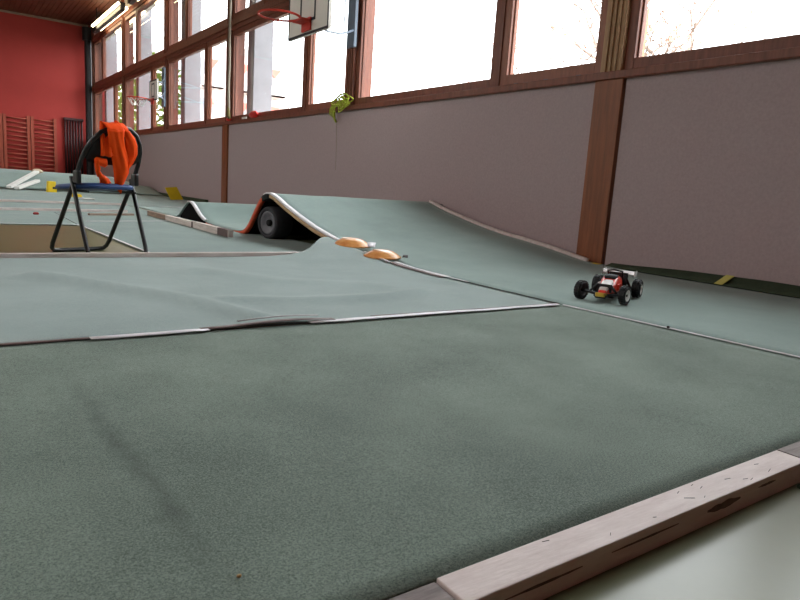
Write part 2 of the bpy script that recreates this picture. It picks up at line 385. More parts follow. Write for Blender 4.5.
# ------------------------------------------------------------------ far wall fittings
def wall_bars(x0, x1, label):
    t = thing('wall_bars', ((x0+x1)/2, LEN-.08, FL), label, 'wall bars', 'wall bars on the coral wall')
    for x in (x0+.04, x1-.04): MB().box((x-.04, LEN-.12, FL), (x+.04, LEN, 1.86)).build('upright', M_bars, t, world=True)
    for k in range(14):
        z = .08+k*.13
        MB().cyl((x0+.08, LEN-.09, z), (x1-.08, LEN-.09, z), .02, seg=8).build('rung', M_bars, t, True, world=True)
wall_bars(1.50, 2.19, 'middle of the three wooden wall bar sections on the coral wall')
wall_bars(2.21, 2.90, 'wooden wall bars on coral wall, section nearest the dark radiator')
wall_bars(.79, 1.48, 'wooden wall bars on coral wall, cut by the left photo edge')
t = thing('radiator', (3.37, LEN-.06, FL), 'tall dark tube radiator on coral wall near the corner column', 'radiator')
for k in range(7):
    x = 3.14+k*.077
    MB().cyl((x, LEN-.09, .2), (x, LEN-.09, 1.92), .028, seg=10).build('tube', mat('radiator_paint', (62, 34, 36), .5, .3), t, True, world=True)
for z in (.22, 1.9): MB().box((3.10, LEN-.13, z-.04), (3.65, LEN-.002, z+.04)).build('header', MATS['radiator_paint'], t, world=True, bevel=.01)
t = thing('low_bench', (2.9, 22.1, FL), 'long low red brown bench standing against the coral wall', 'bench')
MB().box((1.9, 21.95, .19), (3.6, 22.3, .25)).build('seat', mat('bench_wood', (150, 62, 44), .4, .4, .1, 5), t, world=True, bevel=.008)
for x in (2.0, 3.4): MB().box((x, 22.0, FL), (x+.07, 22.25, .19)).build('leg', MATS['bench_wood'], t, world=True)

# ------------------------------------------------------------------ the felt track
def sheet(x0, x1, y0, y1, zf, nx, ny, x0f=None, x1f=None):
    rows = []
    for j in range(ny+1):
        y = y0+(y1-y0)*j/ny
        a = x0f(y) if x0f else x0; b = x1f(y) if x1f else x1
        rows.append([(a+(b-a)*i/nx, y, zf(a+(b-a)*i/nx, y)) for i in range(nx+1)])
    return MB().grid(rows)
EX = 2.17
# foreground piece
def zfront(x, y): return .0025*noise.noise(Vector((x*1.5, y*1.5, 0)))-.002
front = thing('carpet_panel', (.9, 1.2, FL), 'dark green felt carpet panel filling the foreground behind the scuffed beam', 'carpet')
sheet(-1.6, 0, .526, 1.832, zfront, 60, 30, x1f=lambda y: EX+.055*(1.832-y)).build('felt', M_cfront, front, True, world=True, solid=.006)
MB().box((-1.6, .53, FL), (EX-.02, 1.82, -.013)).build('underlay_board', M_ply, front, world=True)
# lane with the jump
prof = [(-2, 0), (2.7, 0), (2.98, .004), (3.39, .037), (3.84, .081), (4.15, .135), (4.38, .19), (4.65, .262), (4.80, .31), (4.88, .335), (4.95, .347), (5.02, .345), (5.09, .325), (5.18, .265), (5.35, .09), (5.44, .02), (5.55, -.012), (5.75, -.022), (6.2, -.022), (6.48, -.012), (6.62, .012), (6.77, .06), (6.93, .138), (7.02, .165), (7.09, .17), (7.15, .155), (7.3, .085), (7.45, .0), (7.55, -.025), (7.7, -.031), (9.6, -.031)]
lane_z = lambda y: interp(prof, y)
ys = [-2, -1, 0, .5, 1, 1.5, 2, 2.3, 2.6, 2.8, 2.98]
ys += [2.98+(4.75-2.98)*k/24 for k in range(1, 25)] + [4.75+(5.6-4.75)*k/30 for k in range(1, 31)] + [5.6+(6.45-5.6)*k/6 for k in range(1, 7)] + [6.45+(7.7-6.45)*k/36 for k in range(1, 37)] + [8.2, 9.0, 9.6]
def lift(x, y): return sstep(2.5, 3.75, x)*interp([(2.6, 0), (3.0, .012), (3.4, .042), (3.7, .048), (4.1, .040), (4.46, .022), (4.8, 0)], y)
def smooth_z(y): return sum(lane_z(y+d) for d in (-.05, -.025, 0, .025, .05))/5
jump = thing('jump_ramp', (3.0, 5.0, FL), 'green felt covered jump ramp with a tall crest and a small bump behind', 'ramp')
rows = []
for y in ys:
    left = EX+.055*(1.832-y) if y < 1.832 else EX
    right = 3.86-.055*sstep(2.9, 3.1, y)*(1-sstep(5.2, 5.5, y))
    rows.append([(left+(right-left)*i/16, y, smooth_z(y)+lift(left+(right-left)*i/16, y)+.003*noise.noise(Vector((i*.4, y*1.3, 2)))) for i in range(17)])
MB().grid(rows).build('felt', M_cramp, jump, True, world=True, solid=.007)
def ribbon(x0, x1, y0, y1, dz0, dz1, step=.03, xl=0):
    """solid strip following the lane profile between two heights under it"""
    k = max(2, int((y1-y0)/step)); R = []
    for i in range(k+1):
        y = y0+(y1-y0)*i/k; z = smooth_z(y)+lift(xl, y)
        dy = (smooth_z(y+.02)+lift(xl, y+.02)-smooth_z(y-.02)-lift(xl, y-.02))/.04; nn = Vector((0, -dy, 1)).normalized()
        a = Vector((0, y, z))+nn*dz0; b = Vector((0, y, z))+nn*dz1
        R.append([(x0, a.y, a.z), (x1, a.y, a.z), (x1, b.y, b.z), (x0, b.y, b.z)])
    return MB().loft(R)
ribbon(EX-.006, EX+.034, 3.62, 5.07, -.006, .006).build('edge_tape', M_wtape, jump, True, world=True, label='bright white tape along the ramp edge')
ribbon(EX-.004, EX+.02, 3.7, 5.04, -.036, -.011).build('board_edge', M_ply, jump, True, world=True, label='pale bare edge of the plywood ramp board')
ribbon(EX+.02, 3.80, 3.7, 4.93, -.036, -.011).build('plywood_board', M_shade, jump, True, world=True)  # plywood coloured black, shade below the ramp put into its colour
ribbon(EX+.022, 3.80, 5.06, 6.5, -.036, -.010).build('curved_board', M_shade, jump, True, world=True, label='curved board coloured black for the shade beneath it')  # black tone is painted shade, not the board's own finish
ribbon(EX-.008, EX+.022, 5.04, 6.5, -.044, -.008).build('board_edge', M_orangewood, jump, True, world=True, label='orange painted edge of the curved board')
ribbon(EX-.010, EX+.10, 4.95, 5.10, -.045, -.006).build('rubber_lip', M_black, jump, True, world=True)
ribbon(EX-.008, EX+.03, 6.56, 7.12, -.006, .007).build('edge_tape', M_wtape, jump, True, world=True, label='bright white tape along the bump edge')
ribbon(3.785, 3.81, 3.0, 4.92, -.035, .024, xl=3.8).build('edge_lath', M_beam, jump, True, world=True, label='pale wooden lath along the wall side of the ramp')
MB().box((3.78, 2.90, -.01), (3.83, 3.02, .016)).build('lath_end', M_yellow, jump, world=True, label='yellow end of the wall side lath')
MB().box((3.80, 4.80, .27), (3.86, 4.90, .33)).build('bracket', M_steel_dark, jump, world=True)
# black fills painting the shade inside the small bump and under the crest
def core(x0, x1, y0, y1, k=16):
    R = []
    for i in range(k+1):
        y = y0+(y1-y0)*i/k; z = max(FL+.004, smooth_z(y)-.011)
        R.append([(x0, y, FL), (x1, y, FL), (x1, y, z), (x0, y, z)])
    return MB().loft(R)
core(EX+.02, 3.8, 6.56, 7.46).build('shade_fill', M_shade, jump, world=True)
MB().box((2.62, 4.5, FL), (2.8, 5.12, .165)).build('shade_block', M_shade, jump, world=True)  # block added only to darken the space behind the wheel
MB().box((EX+.09, -1.9, FL), (3.86, 3.3, -.012)).build('underlay_board', M_ply, jump, world=True)
# carpet beside the chair
def wrinkle(x, y, pts, wd, h):
    best = 9
    for (a, b), (c, d) in zip(pts, pts[1:]):
        vx, vy = c-a, d-b; t = max(0, min(1, ((x-a)*vx+(y-b)*vy)/(vx*vx+vy*vy)))
        best = min(best, math.hypot(x-a-t*vx, y-b-t*vy))
    return h*math.exp(-(best/wd)**2)
W1 = [(.30, 3.0), (.52, 2.62), (.70, 2.32), (.82, 1.95)]; W2 = [(.86, 2.30), (1.10, 2.22), (1.5, 2.2), (1.75, 2.28)]; W3 = [(1.0, 3.1), (1.25, 2.7), (1.6, 2.5)]
def zpatch(x, y):
    z = wrinkle(x, y, W1, .06, .024)+wrinkle(x, y, W2, .06, .014)+wrinkle(x, y, W3, .08, .010)+.004*noise.noise(Vector((x*1.2, y*1.6, 5)))
    z += .006*math.exp(-((y-1.85)/.05)**2)*math.exp(-((x-.87)/.16)**2) + .004*math.exp(-((y-1.85)/.05)**2)*math.exp(-((x-1.42)/.12)**2)
    z *= 1-sstep(1.9, 2.17, x)
    return z+smooth_z(min(y, 3.9))*sstep(1.55, 2.15, x)-.001
rows = []
for j in range(61):
    r = []
    for i in range(111):
        x = -2.2+(EX-.003+2.2)*i/110
        y1 = 3.565+.06*(x+2.2)/4.13-.02+.32*sstep(1.72, 2.17, x)**1.3
        y = 1.838+(y1-1.838)*j/60
        r.append((x, y, zpatch(x, y)))
    rows.append(r)
side = thing('carpet_panel', (0, 2.7, FL), 'pale green wrinkled felt carpet panel in front of the folding chair', 'carpet')
MB().grid(rows).build('felt', M_cback, side, True, world=True, solid=.006)
ub = [(-2.2, 1.85), (2.05, 1.85), (2.05, 3.60), (-2.2, 3.54)]
MB().loft([[(x, y, FL) for x, y in ub], [(x, y, -.013) for x, y in ub]]).build('underlay_board', M_ply, side, world=True)
# floor carpets further back
def flat_carpet(poly, z, m, label):
    lo = [(x, y, FL+.0005) for x, y in poly]; hi = [(x, y, z) for x, y in poly]
    return tag(MB().loft([lo, hi]).build('floor_carpet', m, bevel=.0015), label, 'carpet')
flat_carpet([(1.01, 3.70), (2.40, 3.70), (2.40, 7.7), (.95, 7.7), (.93, 6.07)], -.033, M_cfar, 'green floor felt right of the bare floor, running in beneath the ramp')
flat_carpet([(-5.5, 5.95), (.92, 6.09), (.94, 7.72), (2.1, 7.72), (2.1, 9.55), (-5.5, 9.0)], -.033, M_cfar, 'green floor felt behind the bare floor and the folding chair')
flat_carpet([(-5.5, 9.06), (2.1, 9.62), (3.86, 9.66), (3.86, 14.2), (-5.5, 14.2)], -.033, M_cfar, 'green floor felt between the far laths and the far mound')
# far mound of track
def zm(x, y): return FL+.001+(.335+.012*math.sin(x*1.7))*sstep(13.9, 15.6, y)*(1-sstep(3.0, 3.75, x)*.55)*(1-sstep(17.2, 18.6, y))
o = sheet(-6, 3.84, 14.2, 18.7, zm, 50, 40).build('track_mound', M_cfar, smooth=True, solid=.01)
tag(o, 'wide felt covered track mound rising before the coral wall', 'track mound')

# ------------------------------------------------------------------ beams, laths, tape
def lath(a, b, wd, z0, z1, m, label, group=None, name='wooden_lath', cat='lath', ends=None):
    a = Vector((*a, 0)); b = Vector((*b, 0)); d = b-a; ln = d.length; ang = math.atan2(d.y, d.x)
    o = MB().box((0, -wd/2, 0), (ln, wd/2, z1-z0)).build(name, m, bevel=.0015)
    o.location = (a.x, a.y, z0); o.rotation_euler = (0, 0, ang); tag(o, label, cat, group)
    if ends:
        for (s, e) in ends: MB().box((s*ln, -wd/2-.0015, -.0), (e*ln, wd/2+.0015, z1-z0+.0015)).build('dark_patch', M_mark, o)
    return o
beam = lath((.455, .497), (1.295, .499), .055, FL, .001, M_beam, 'long scuffed white timber beam at the lower right corner', name='timber_beam', cat='beam')
for k in range(13):       # scratches and nicks in the paint
    s = .03+.76*random.random(); yy = random.uniform(-.02, .02); a = random.uniform(-.6, .9); ln = random.uniform(.006, .018)
    M_ = Matrix.Translation((s, yy, .0412)) @ Matrix.Rotation(a, 4, 'Z')
    MB().box((-ln/2, -.0004, -.001), (ln/2, .0004, .0003), M_).build('scratch', M_scuff, beam)
for (s, e, z0, z1) in ((.50, .60, .016, .034), (.06, .20, .022, .027), (.26, .42, .024, .028), (.66, .72, .026, .032)):
    m = MB(); nn = 10; lo, hi = [], []
    for k in range(nn+1):
        x = s+(e-s)*k/nn; env = (.25+.75*math.sin(math.pi*k/nn)**.6)*random.uniform(.6, 1)*(z1-z0)/2; zc_ = (z0+z1)/2
        lo.append((x, -.0281, zc_-env)); hi.append((x, -.0281, zc_+env*random.uniform(.5, 1)))
    m.grid([lo, hi]); m.build('scuff_mark', M_mark, beam, solid=.0006)
lath((.10, .497), (.452, .497), .053, FL, -.002, M_beamg, 'grey worn timber beam end at the bottom photo edge', name='timber_beam', cat='beam')
lath((1.299, .500), (2.1, .505), .055, FL, .001, M_beamg, 'grey scuffed timber beam continuing past the right photo edge', name='timber_beam', cat='beam')
o = flat_carpet([(1.25, .465), (2.2, .47), (2.2, .36), (1.22, .40)], FL+.006, M_dkgreen, 'dark green felt offcut on the floor by the right end of the beam')
tb = lath((-2.2, 3.565), (1.93, 3.625), .035, FL, .021, M_lathw, 'long thin lath edging the carpet at the feet of the folding chair')
lath((-4.0, 9.05), (2.10, 9.69), .045, FL+.001, -.006, M_lathw, 'pale lath lying furthest back across the floor felt', 'laths lying across the floor felt')
lath((-4.0, 6.85), (1.75, 8.07), .04, -.033, -.006, M_lathw, 'pale lath lying across the floor felt behind the chair seat', 'laths lying across the floor felt')
lath((1.22, 7.36), (1.70, 7.55), .04, -.033, -.012, M_lathb, 'short brown lath lying between the chair and the ramp laths', 'laths lying across the floor felt')
lath((1.90, 7.66), (1.905, 6.95), .045, -.033, .017, M_lathb, 'brown lath at the far end of the row beside the small bump', 'row of laths beside the ramp')
lath((1.905, 6.945), (1.905, 6.02), .045, -.033, .020, M_lathw, 'white lath in the middle of the row beside the small bump', 'row of laths beside the ramp', ends=[(.95, .995)])
lath((1.905, 6.01), (1.905, 5.10), .045, -.033, .026, M_lathw, 'white lath with a dark end at the near end of the row beside the ramp', 'row of laths beside the ramp', ends=[(.72, .99)])
def tape(pts, wd, z, m, label, name='tape_strip', group=None, jag=.25, zf=None):
    P = [Vector((x, y, 0)) for x, y in pts]; fine = []
    for a, b in zip(P, P[1:]):
        k = max(2, int((b-a).length/.06)); fine += [a+(b-a)*i/k for i in range(k)]
    fine.append(P[-1]); rows = []
    for i, p in enumerate(fine):
        t = (fine[min(i+1, len(fine)-1)]-fine[max(i-1, 0)]).normalized(); nn = Vector((-t.y, t.x, 0))
        h = wd/2*(1+jag*noise.noise(p*9)); zz = z+(zf(p.x, p.y) if zf else 0)+.0015*noise.noise(p*14)
        rows.append([p+nn*h+Vector((0, 0, zz)), p+Vector((0, 0, zz+.0012)), p-nn*h+Vector((0, 0, zz))])
    o = MB().grid(rows).build(name, m, smooth=True, solid=.0012)
    return tag(o, label, 'tape', group)
tape([(-1.2, 1.832), (.33, 1.836)], .022, .003, M_btape, 'brown tape on the left stretch of the seam before the wrinkled carpet')
tape([(.30, 1.822), (.62, 1.826)], .03, .006, M_wtape, 'white tape on the seam left of the lifted carpet edge')
tape([(.60, 1.838), (1.05, 1.842)], .03, .005, M_btape, 'brown tape under the lifted edge in the middle of the long seam', zf=lambda x, y: .010*math.exp(-((x-.87)/.16)**2))
tape([(.72, 1.858), (1.0, 1.862)], .012, .012, M_stape, 'silver tape crumpled on top of the lifted carpet edge', zf=lambda x, y: .012*math.exp(-((x-.87)/.16)**2))
tape([(.95, 1.824), (2.14, 1.826)], .034, .006, M_wtape, 'white tape on the right half of the long seam across the track')
tape([(1.2, 1.848), (2.16, 1.836)], .012, .006, M_btape, 'narrow brown tape edge above the right half of the long seam')
tape([(2.174, 1.82), (2.226, .87), (2.25, .5)], .017, .003, M_wtape, 'white tape running to the right photo edge past the toy buggy')
tape([(2.17, 1.85), (2.168, 2.55)], .010, .004, M_scuff, 'dark seam tape in front of the toy buggy')
tape([(2.172, 2.45), (2.17, 2.80)], .016, .006, M_wtape, 'white tape on the seam below the orange domes', zf=lambda x, y: smooth_z(y))
tape([(2.150, 2.62), (2.150, 3.12)], .036, .004, M_btape, 'brown tape on the seam right of the nearer orange dome', zf=lambda x, y: smooth_z(y))
tape([(2.19, 2.62), (2.185, 3.12)], .026, .006, M_wtape, 'white tape beside the brown tape at the nearer orange dome', zf=lambda x, y: smooth_z(y))
tape([(2.13, 3.10), (2.15, 3.42)], .03, .008, M_stape, 'silver tape between the two orange domes', zf=lambda x, y: smooth_z(y)*.95)
tape([(.925, 6.06), (.96, 5.2), (1.01, 3.72)], .022, -.029, M_wtape, 'white tape slanting away behind the chair beside the bare floor')
tape([(-3.5, 5.93), (.92, 6.07)], .03, -.029, M_wtape, 'white tape across the back of the bare floor')
tape([(1.05, 6.5), (1.85, 6.78)], .03, -.030, M_wtape, 'white tape lying between the chair and the row of laths')
tape([(2.55, 9.62), (3.8, 9.9)], .04, -.027, M_wtape, 'white tape on the far felt behind the small bump')

# ------------------------------------------------------------------ green mat strip along the wall
rows = []
for i in range(60):
    y = -1.5+i*(4.35/59); hgt = .058+.012*noise.noise(Vector((y*2, 0, 0)))-.035*sstep(2.2, 2.8, y)
    rows.append([(3.80+.01*noise.noise(Vector((y*3, 1, 0))), y, .004), (3.855, y, .018), (3.872, y, max(.02, hgt))])
o = MB().grid(rows).build('floor_mat', M_dkgreen, smooth=True, solid=.006); tag(o, 'dark green mat edge curling up against the fabric wall', 'mat')
yl = MB(); R = []
for k in range(5):
    t = k/4; R.append([(3.797+.064*t-.004, 1.995-.035*t, .008+.056*t), (3.797+.064*t-.004, 2.045-.035*t, .008+.056*t)])
MB().grid(R).build('yellow_marking', M_yellowp, o, solid=.004, label='pale yellow stripe across the mat')
lath((3.84, 11.5), (3.84, 16.5), .05, FL+.007, .03, M_dkgreen, 'dark green mat strip along the wall behind the small bump', name='floor_mat', cat='mat')

# ------------------------------------------------------------------ wheel under the ramp
t = thing('spare_wheel', (2.25, 5.055, FL), 'small black spare wheel standing under the ramp crest', 'wheel')
M_ = Matrix.Translation((0, 0, .138)) @ Matrix.Rotation(math.radians(14), 4, 'Z') @ Matrix.Rotation(-math.pi/2, 4, 'Y')
MB().lathe([(.085, -.01), (.10, .055), (.122, .062), (.134, .045), (.138, .0), (.138, -.08), (.13, -.11), (.08, -.115)], M_, 36).build('tyre', M_tyre, t, True)
MB().lathe([(.02, .02), (.04, .03), (.06, .035), (.075, .05), (.09, .055), (.098, .05), (.10, .03), (.07, -.02), (.02, -.02)], M_, 32).build('rim', M_hub, t, True)
MB().lathe([(.012, .0), (.028, .0), (.028, .045), (.02, .052), (.004, .052)], M_, 16).build('hub', M_black, t, True)

# ------------------------------------------------------------------ orange domes
M_dome = mat('orange_plastic_shell', (246, 184, 116), .28, .5, .0, 14, (1, 1, 1), .15, 30, c2=(224, 140, 74), coat=.4)
def dome(c, r, h, tilt, rz, label):
    t = thing('orange_dome', c, label, 'marker dome', 'orange domes on the track edge'); t.rotation_euler = (tilt, 0, rz)
    pr_ = [(r*1.02, .0), (r*1.03, .006), (r*.92, .010), (r*.8, h*.5), (r*.6, h*.82), (r*.35, h*.97), (r*.12, h), (.001, h)]
    o = MB().lathe(pr_, Matrix.Diagonal((1, .78, 1, 1)), 28).build('shell', M_dome, t, True)
    MB().lathe([(r*.38, h*.955), (r*.3, h*1.0), (r*.1, h*1.03), (.001, h*1.03)], Matrix.Translation((-r*.18, 0, .0)) @ Matrix.Diagonal((1, .7, 1, 1)), 20).build('crown', mat('amber_plastic', (226, 170, 120), .3, .5, .2, 20, coat=.3), t, True)
    return t
dome((2.20, 3.665, .060), .128, .048, math.radians(5), math.radians(-50), 'orange plastic dome further from the buggy, at the ramp edge')
dome((2.19, 3.275, .032), .115, .042, math.radians(5), math.radians(-45), 'orange plastic dome nearer the buggy, on the taped seam')
tape([(2.16, 3.36), (2.25, 3.50)], .05, .028, M_wtape, 'crumpled white tape wedged between the two orange domes', zf=lambda x, y: smooth_z(y)+.02)
tape([(2.235, 3.10), (2.29, 3.17)], .03, .022, M_scuff, 'black tape tab sticking out right of the nearer orange dome', zf=lambda x, y: smooth_z(y)+.012)

# ------------------------------------------------------------------ folding chair
CH = Vector((.748, 3.93, FL))
chair = thing('folding_chair', CH, 'black tube folding chair with blue seat and orange jacket on its back', 'chair', rotz=math.radians(20.9))
HW = .172
def arc(cx, cz, r, a0, a1, k, fn):
    return [fn(cx+r*math.cos(a0+(a1-a0)*i/k), cz+r*math.sin(a0+(a1-a0)*i/k)) for i in range(k+1)]
def fy(z):     # rearward lean of the long frame
    return .305*(1-z/.46) if z < .46 else -.15*(z-.46)/.28
pts = []          # long frame: closed loop of front legs, bottom bar and back hoop
L1 = [(-HW, .10), (-HW, .30), (-HW, .46), (-HW*.985, .53), (-HW*.92, .595), (-HW*.80, .640), (-HW*.60, .683), (-HW*.32, .711), (0, .72)]
path = [(x, fy(z), z) for x, z in L1] + [(-x, fy(z), z) for x, z in L1[-2::-1]]
bot = [(HW, .06), (HW*.97, .03), (HW*.88, .013), (HW*.6, .011), (0, .011), (-HW*.6, .011), (-HW*.88, .013), (-HW*.97, .03), (-HW, .06)]
path += [(x, fy(z), z) for x, z in bot]
MB().tube(path, .0125, 10, loop=True).build('back_frame', M_chair, chair, True)
HW2 = HW-.03
def fy2(z): return -.115+.165*z/.44
path = [(-HW2, fy2(.44), .44), (-HW2, fy2(.25), .25), (-HW2, fy2(.06), .06), (-HW2*.97, fy2(.03), .03), (-HW2*.85, fy2(.012), .012), (HW2*.85, fy2(.012), .012), (HW2*.97, fy2(.03), .03), (HW2, fy2(.06), .06), (HW2, fy2(.25), .25), (HW2, fy2(.44), .44)]
off = .028
path = [(x+(off if x > 0 else -off)*1.25, y, z) for x, y, z in path]
MB().tube(path, .0115, 10).build('rear_frame', M_chair, chair, True)
for s in (-1, 1):
    MB().box((s*HW-.013, -.024, .405), (s*HW+.013, .024, .475)).build('hinge_bracket', M_chair, chair, bevel=.008)
    MB().box((s*.140-.006, -.05, .360), (s*.140+.006, .30, .372)).build('seat_rail', M_chair, chair)
rings = []
for k, (ins, z) in enumerate(((.03, .368), (.006, .372), (0, .384), (.006, .396), (.03, .402))):
    r = []
    for i in range(32):
        a = 2*math.pi*i/32; c_, s_ = math.cos(a), math.sin(a); e = .45
        sx = math.copysign(abs(c_)**e, c_); sy = math.copysign(abs(s_)**e, s_)
        taper = 1-.06*(sy+1)/2
        r.append(((.168-ins)*sx*taper, .13+(.19-ins)*sy, z-.012*sy))
    rings.append(r)
MB().loft(rings).build('seat', M_seat, chair, True)
# curved backrest pad
rows = []
hoopw = [(z, -x-.006) for x, z in L1]
for j in range(9):
    z = .53+.18*j/8; r = []
    wdt = max(.03, interp(hoopw, z))
    if j == 0: wdt *= .82
    for i in range(13):
        u = -1+2*i/12
        r.append((u*wdt, fy(z)+.004-.012*(1-u*u), z-.012*(1-u*u)*(1 if j == 0 else 0)))
    rows.append(r)
MB().grid(rows).build('backrest', mat('black_vinyl', (20, 20, 22), .5, .35), chair, True, solid=.012)

# ------------------------------------------------------------------ jacket over the chair back
Rz = Matrix.Rotation(math.radians(20.9), 3, 'Z')
p0 = CH+Rz @ Vector((0, -.139, .72)); ax = Rz @ Vector((1, 0, 0)); ay = Rz @ Vector((0, -.15, .275)).normalized()
pn = ax.cross(ay).normalized()
if pn.dot(CAM-p0) < 0: pn = -pn
def strip(mb, pairs, off, rip, nu=8, sub=4, ph=0, dl=2.5, dr=1.0):
    """drape between left and right outline points lying on the chair-back plane"""
    full = []; pairs = [(a+dl, b, c+dr, d) for a, b, c, d in pairs]
    for (a, b) in zip(pairs, pairs[1:]):
        for i in range(sub):
            t = i/sub; full.append([a[k]+(b[k]-a[k])*t for k in range(4)])
    full.append(pairs[-1]); rows = []
    for j, (lx, ly, rx, ry) in enumerate(full):
        v = j/(len(full)-1); r = []
        for i in range(nu+1):
            u = i/nu
            p = on_plane(lx+(rx-lx)*u, ly+(ry-ly)*u, p0, pn)
            q = off+.022+.016*math.sin(math.pi*u)+rip*math.sin(u*9+v*4+ph)*(.3+v)+rip*.6*math.sin(u*17-v*7+ph)
            r.append(p+pn*q)
        rows.append(r)
    mb.grid(rows)
    return rows
jk = MB()
A = strip(jk, [(99, 124.5, 119, 125), (100.5, 132, 118.5, 134), (102, 143, 119.5, 143), (103, 154, 122, 151), (104.5, 166, 124.5, 160), (105.5, 175, 124, 169), (107, 183, 118, 181), (111.5, 187, 113, 186.5)], .026, .006, 10, 4, 0, 3.8, .5)
Bq = strip(jk, [(117, 124.5, 127.5, 128), (120.5, 135, 133.5, 136), (121.5, 143, 136, 143), (122, 151, 135.5, 151), (121, 160, 131, 160), (120, 169, 126, 167), (119, 174, 121, 173)], .012, .005, 8, 4, 2, 1.0, -2.0)
strip(jk, [(92, 171, 98, 171), (94, 177, 104, 175.5), (93, 181, 107, 180), (96, 183, 111, 184)], .018, .004, 6, 3, 1)
strip(jk, [(100, 155, 100, 163), (95, 154, 96, 161.5), (90, 153, 92.5, 161), (88.5, 155, 94, 163), (89, 161, 94.5, 163), (89.5, 167, 94, 166.5), (91, 172, 98, 172)], .02, .004, 5, 3, 3)
# over the hoop and down the seat side
for top in (A[0], Bq[0]):
    rows = []
    for j in range(9):
        a = math.pi*j/8
        rows.append([p-pn*(.040*(1-math.cos(a)))+Vector((0, 0,   .013*math.sin(a))) for p in top])
    for k in range(5): rows.append([p-Vector((0, 0, .035))+pn*(.004*math.sin(i*1.3+k)) for i, p in enumerate(rows[-1])])
    jk.grid(rows)
o = jk.build('orange_jacket', M_jacket, smooth=True, solid=.004); tag(o, 'bright orange high visibility jacket draped over the folding chair back', 'jacket')

# ------------------------------------------------------------------ radio controlled buggy
car = thing('toy_buggy', (2.575, 1.885, .004), 'small red and black remote controlled buggy parked on the felt lane', 'toy car', rotz=math.radians(-156))
M_carred = mat('buggy_red', (226, 54, 34), .3, .5, .05, 20, coat=.5); M_carwh = mat('buggy_white', (232, 228, 226), .35, .45)
M_caryl = mat('buggy_yellow', (216, 176, 60), .4, .4); M_carbk = mat('buggy_black', (22, 22, 26), .5, .35)
def wheel(x, y, r, wd, side, steer, white):
    wn_ = MB(); Mw = Matrix.Translation((x, y, r)) @ Matrix.Rotation(steer, 4, 'Z') @ Matrix.Rotation(-side*math.pi/2, 4, 'X')
    h = wd/2
    wn_.lathe([(r*.60, -h*.8), (r*.66, -h), (r*.88, -h), (r*.97, -h*.7), (r, -h*.2), (r, h*.2), (r*.97, h*.7), (r*.88, h), (r*.66, h), (r*.60, h*.8), (r*.60, -h*.8)], Mw, 24, False)
    for k in range(22):          # tread pins
        a = 2*math.pi*k/22
        for zz in (-h*.45, h*.45):
            wn_.box((-.003, -.004, zz-.005), (.003, .004, zz+.005), Mw @ Matrix.Rotation(a, 4, 'Z') @ Matrix.Translation((r*.995, 0, 0)))
    wo = wn_.build('wheel', M_carbk, car)
    rim = MB(); rim.lathe([(.004, h*.55), (r*.3, h*.6), (r*.5, h*.75), (r*.62, h*.95), (r*.66, h*.9), (r*.64, -h*.9), (r*.58, -h*.9), (r*.55, h*.4), (.004, h*.3)], Mw, 20)
    rim.build('rim', M_carwh if white else M_hub, wo, True)
    MB().cyl(Mw @ Vector((0, 0, -h)), Mw @ Vector((0, 0, h*.75)), .006, seg=8).build('axle_nut', M_carbk, wo)
wheel(.145, -.098, .041, .030, -1, math.radians(-20), False); wheel(.145, .098, .041, .030, 1, math.radians(-12), True)
wheel(-.145, -.095, .043, .042, -1, 0, True); wheel(-.145, .095, .043, .042, 1, 0, True)
MB().box((-.15, -.045, .016), (.13, .045, .026)).box((.13, -.025, .018), (.19, .025, .034)).build('chassis', M_carbk, car, bevel=.004)
def sect(x, wd, z0, z1, rnd=.55):
    r = []
    for i in range(16):
        a = math.pi*2*i/16; c_, s_ = math.cos(a), math.sin(a)
        r.append((x, wd/2*math.copysign(abs(c_)**rnd, c_), (z0+z1)/2+(z1-z0)/2*math.copysign(abs(s_)**rnd, s_)))
    return r
MB().loft([sect(.175, .026, .03, .042), sect(.14, .045, .026, .056), (sect(.09, .062, .026, .070)), sect(.055, .078, .026, .078), sect(.02, .085, .026, .104), sect(-.02, .082, .026, .112), sect(-.07, .074, .026, .100), sect(-.11, .062, .028, .082), sect(-.135, .05, .03, .07)]).build('body_shell', M_carred, car, True)
MB().loft([sect(.15, .036, .040, .058), sect(.10, .050, .050, .077), sect(.07, .052, .062, .086), sect(.045, .040, .070, .092)]).build('bonnet_panel', M_carwh, car, True, label='white bonnet panel')
MB().loft([sect(.032, .050, .092, .102), sect(.015, .062, .094, .110), sect(.0, .058, .100, .114)]).build('windscreen', M_carbk, car, True, label='black windscreen')
MB().tube([(-.10, -.03, .08), (-.06, -.034, .125), (-.04, .0, .132), (-.06, .034, .125), (-.10, .03, .08)], .005, 6).build('roll_cage', M_carbk, car, True)
for s in (-1, 1):
    MB().box((.0, s*.044-.006, .045), (.05, s*.044+.006, .075)).build('side_panel', M_carwh if s < 0 else M_carred, car, bevel=.003)
    MB().tube([(.15, s*.02, .03), (.145, s*.085, .04)], .006, 6).build('front_arm', M_carbk, car)
    MB().tube([(.12, s*.02, .03), (.14, s*.08, .04)], .005, 6).build('front_arm', M_carbk, car)
    MB().tube([(-.12, s*.02, .03), (-.145, s*.08, .043)], .007, 6).build('rear_arm', M_carbk, car)
    MB().tube([(.128, s*.028, .076), (.14, s*.062, .038)], .0055, 8).build('front_shock', M_carbk, car, True)
    MB().tube([(-.14, s*.03, .10), (-.15, s*.062, .04)], .0065, 8).build('rear_shock', M_carbk, car, True)
MB().box((.122, -.034, .04), (.130, .034, .078)).build('front_shock_tower', M_carbk, car, bevel=.003)
MB().box((-.15, -.045, .045), (-.142, .045, .112)).build('rear_shock_tower', M_carbk, car, bevel=.003)
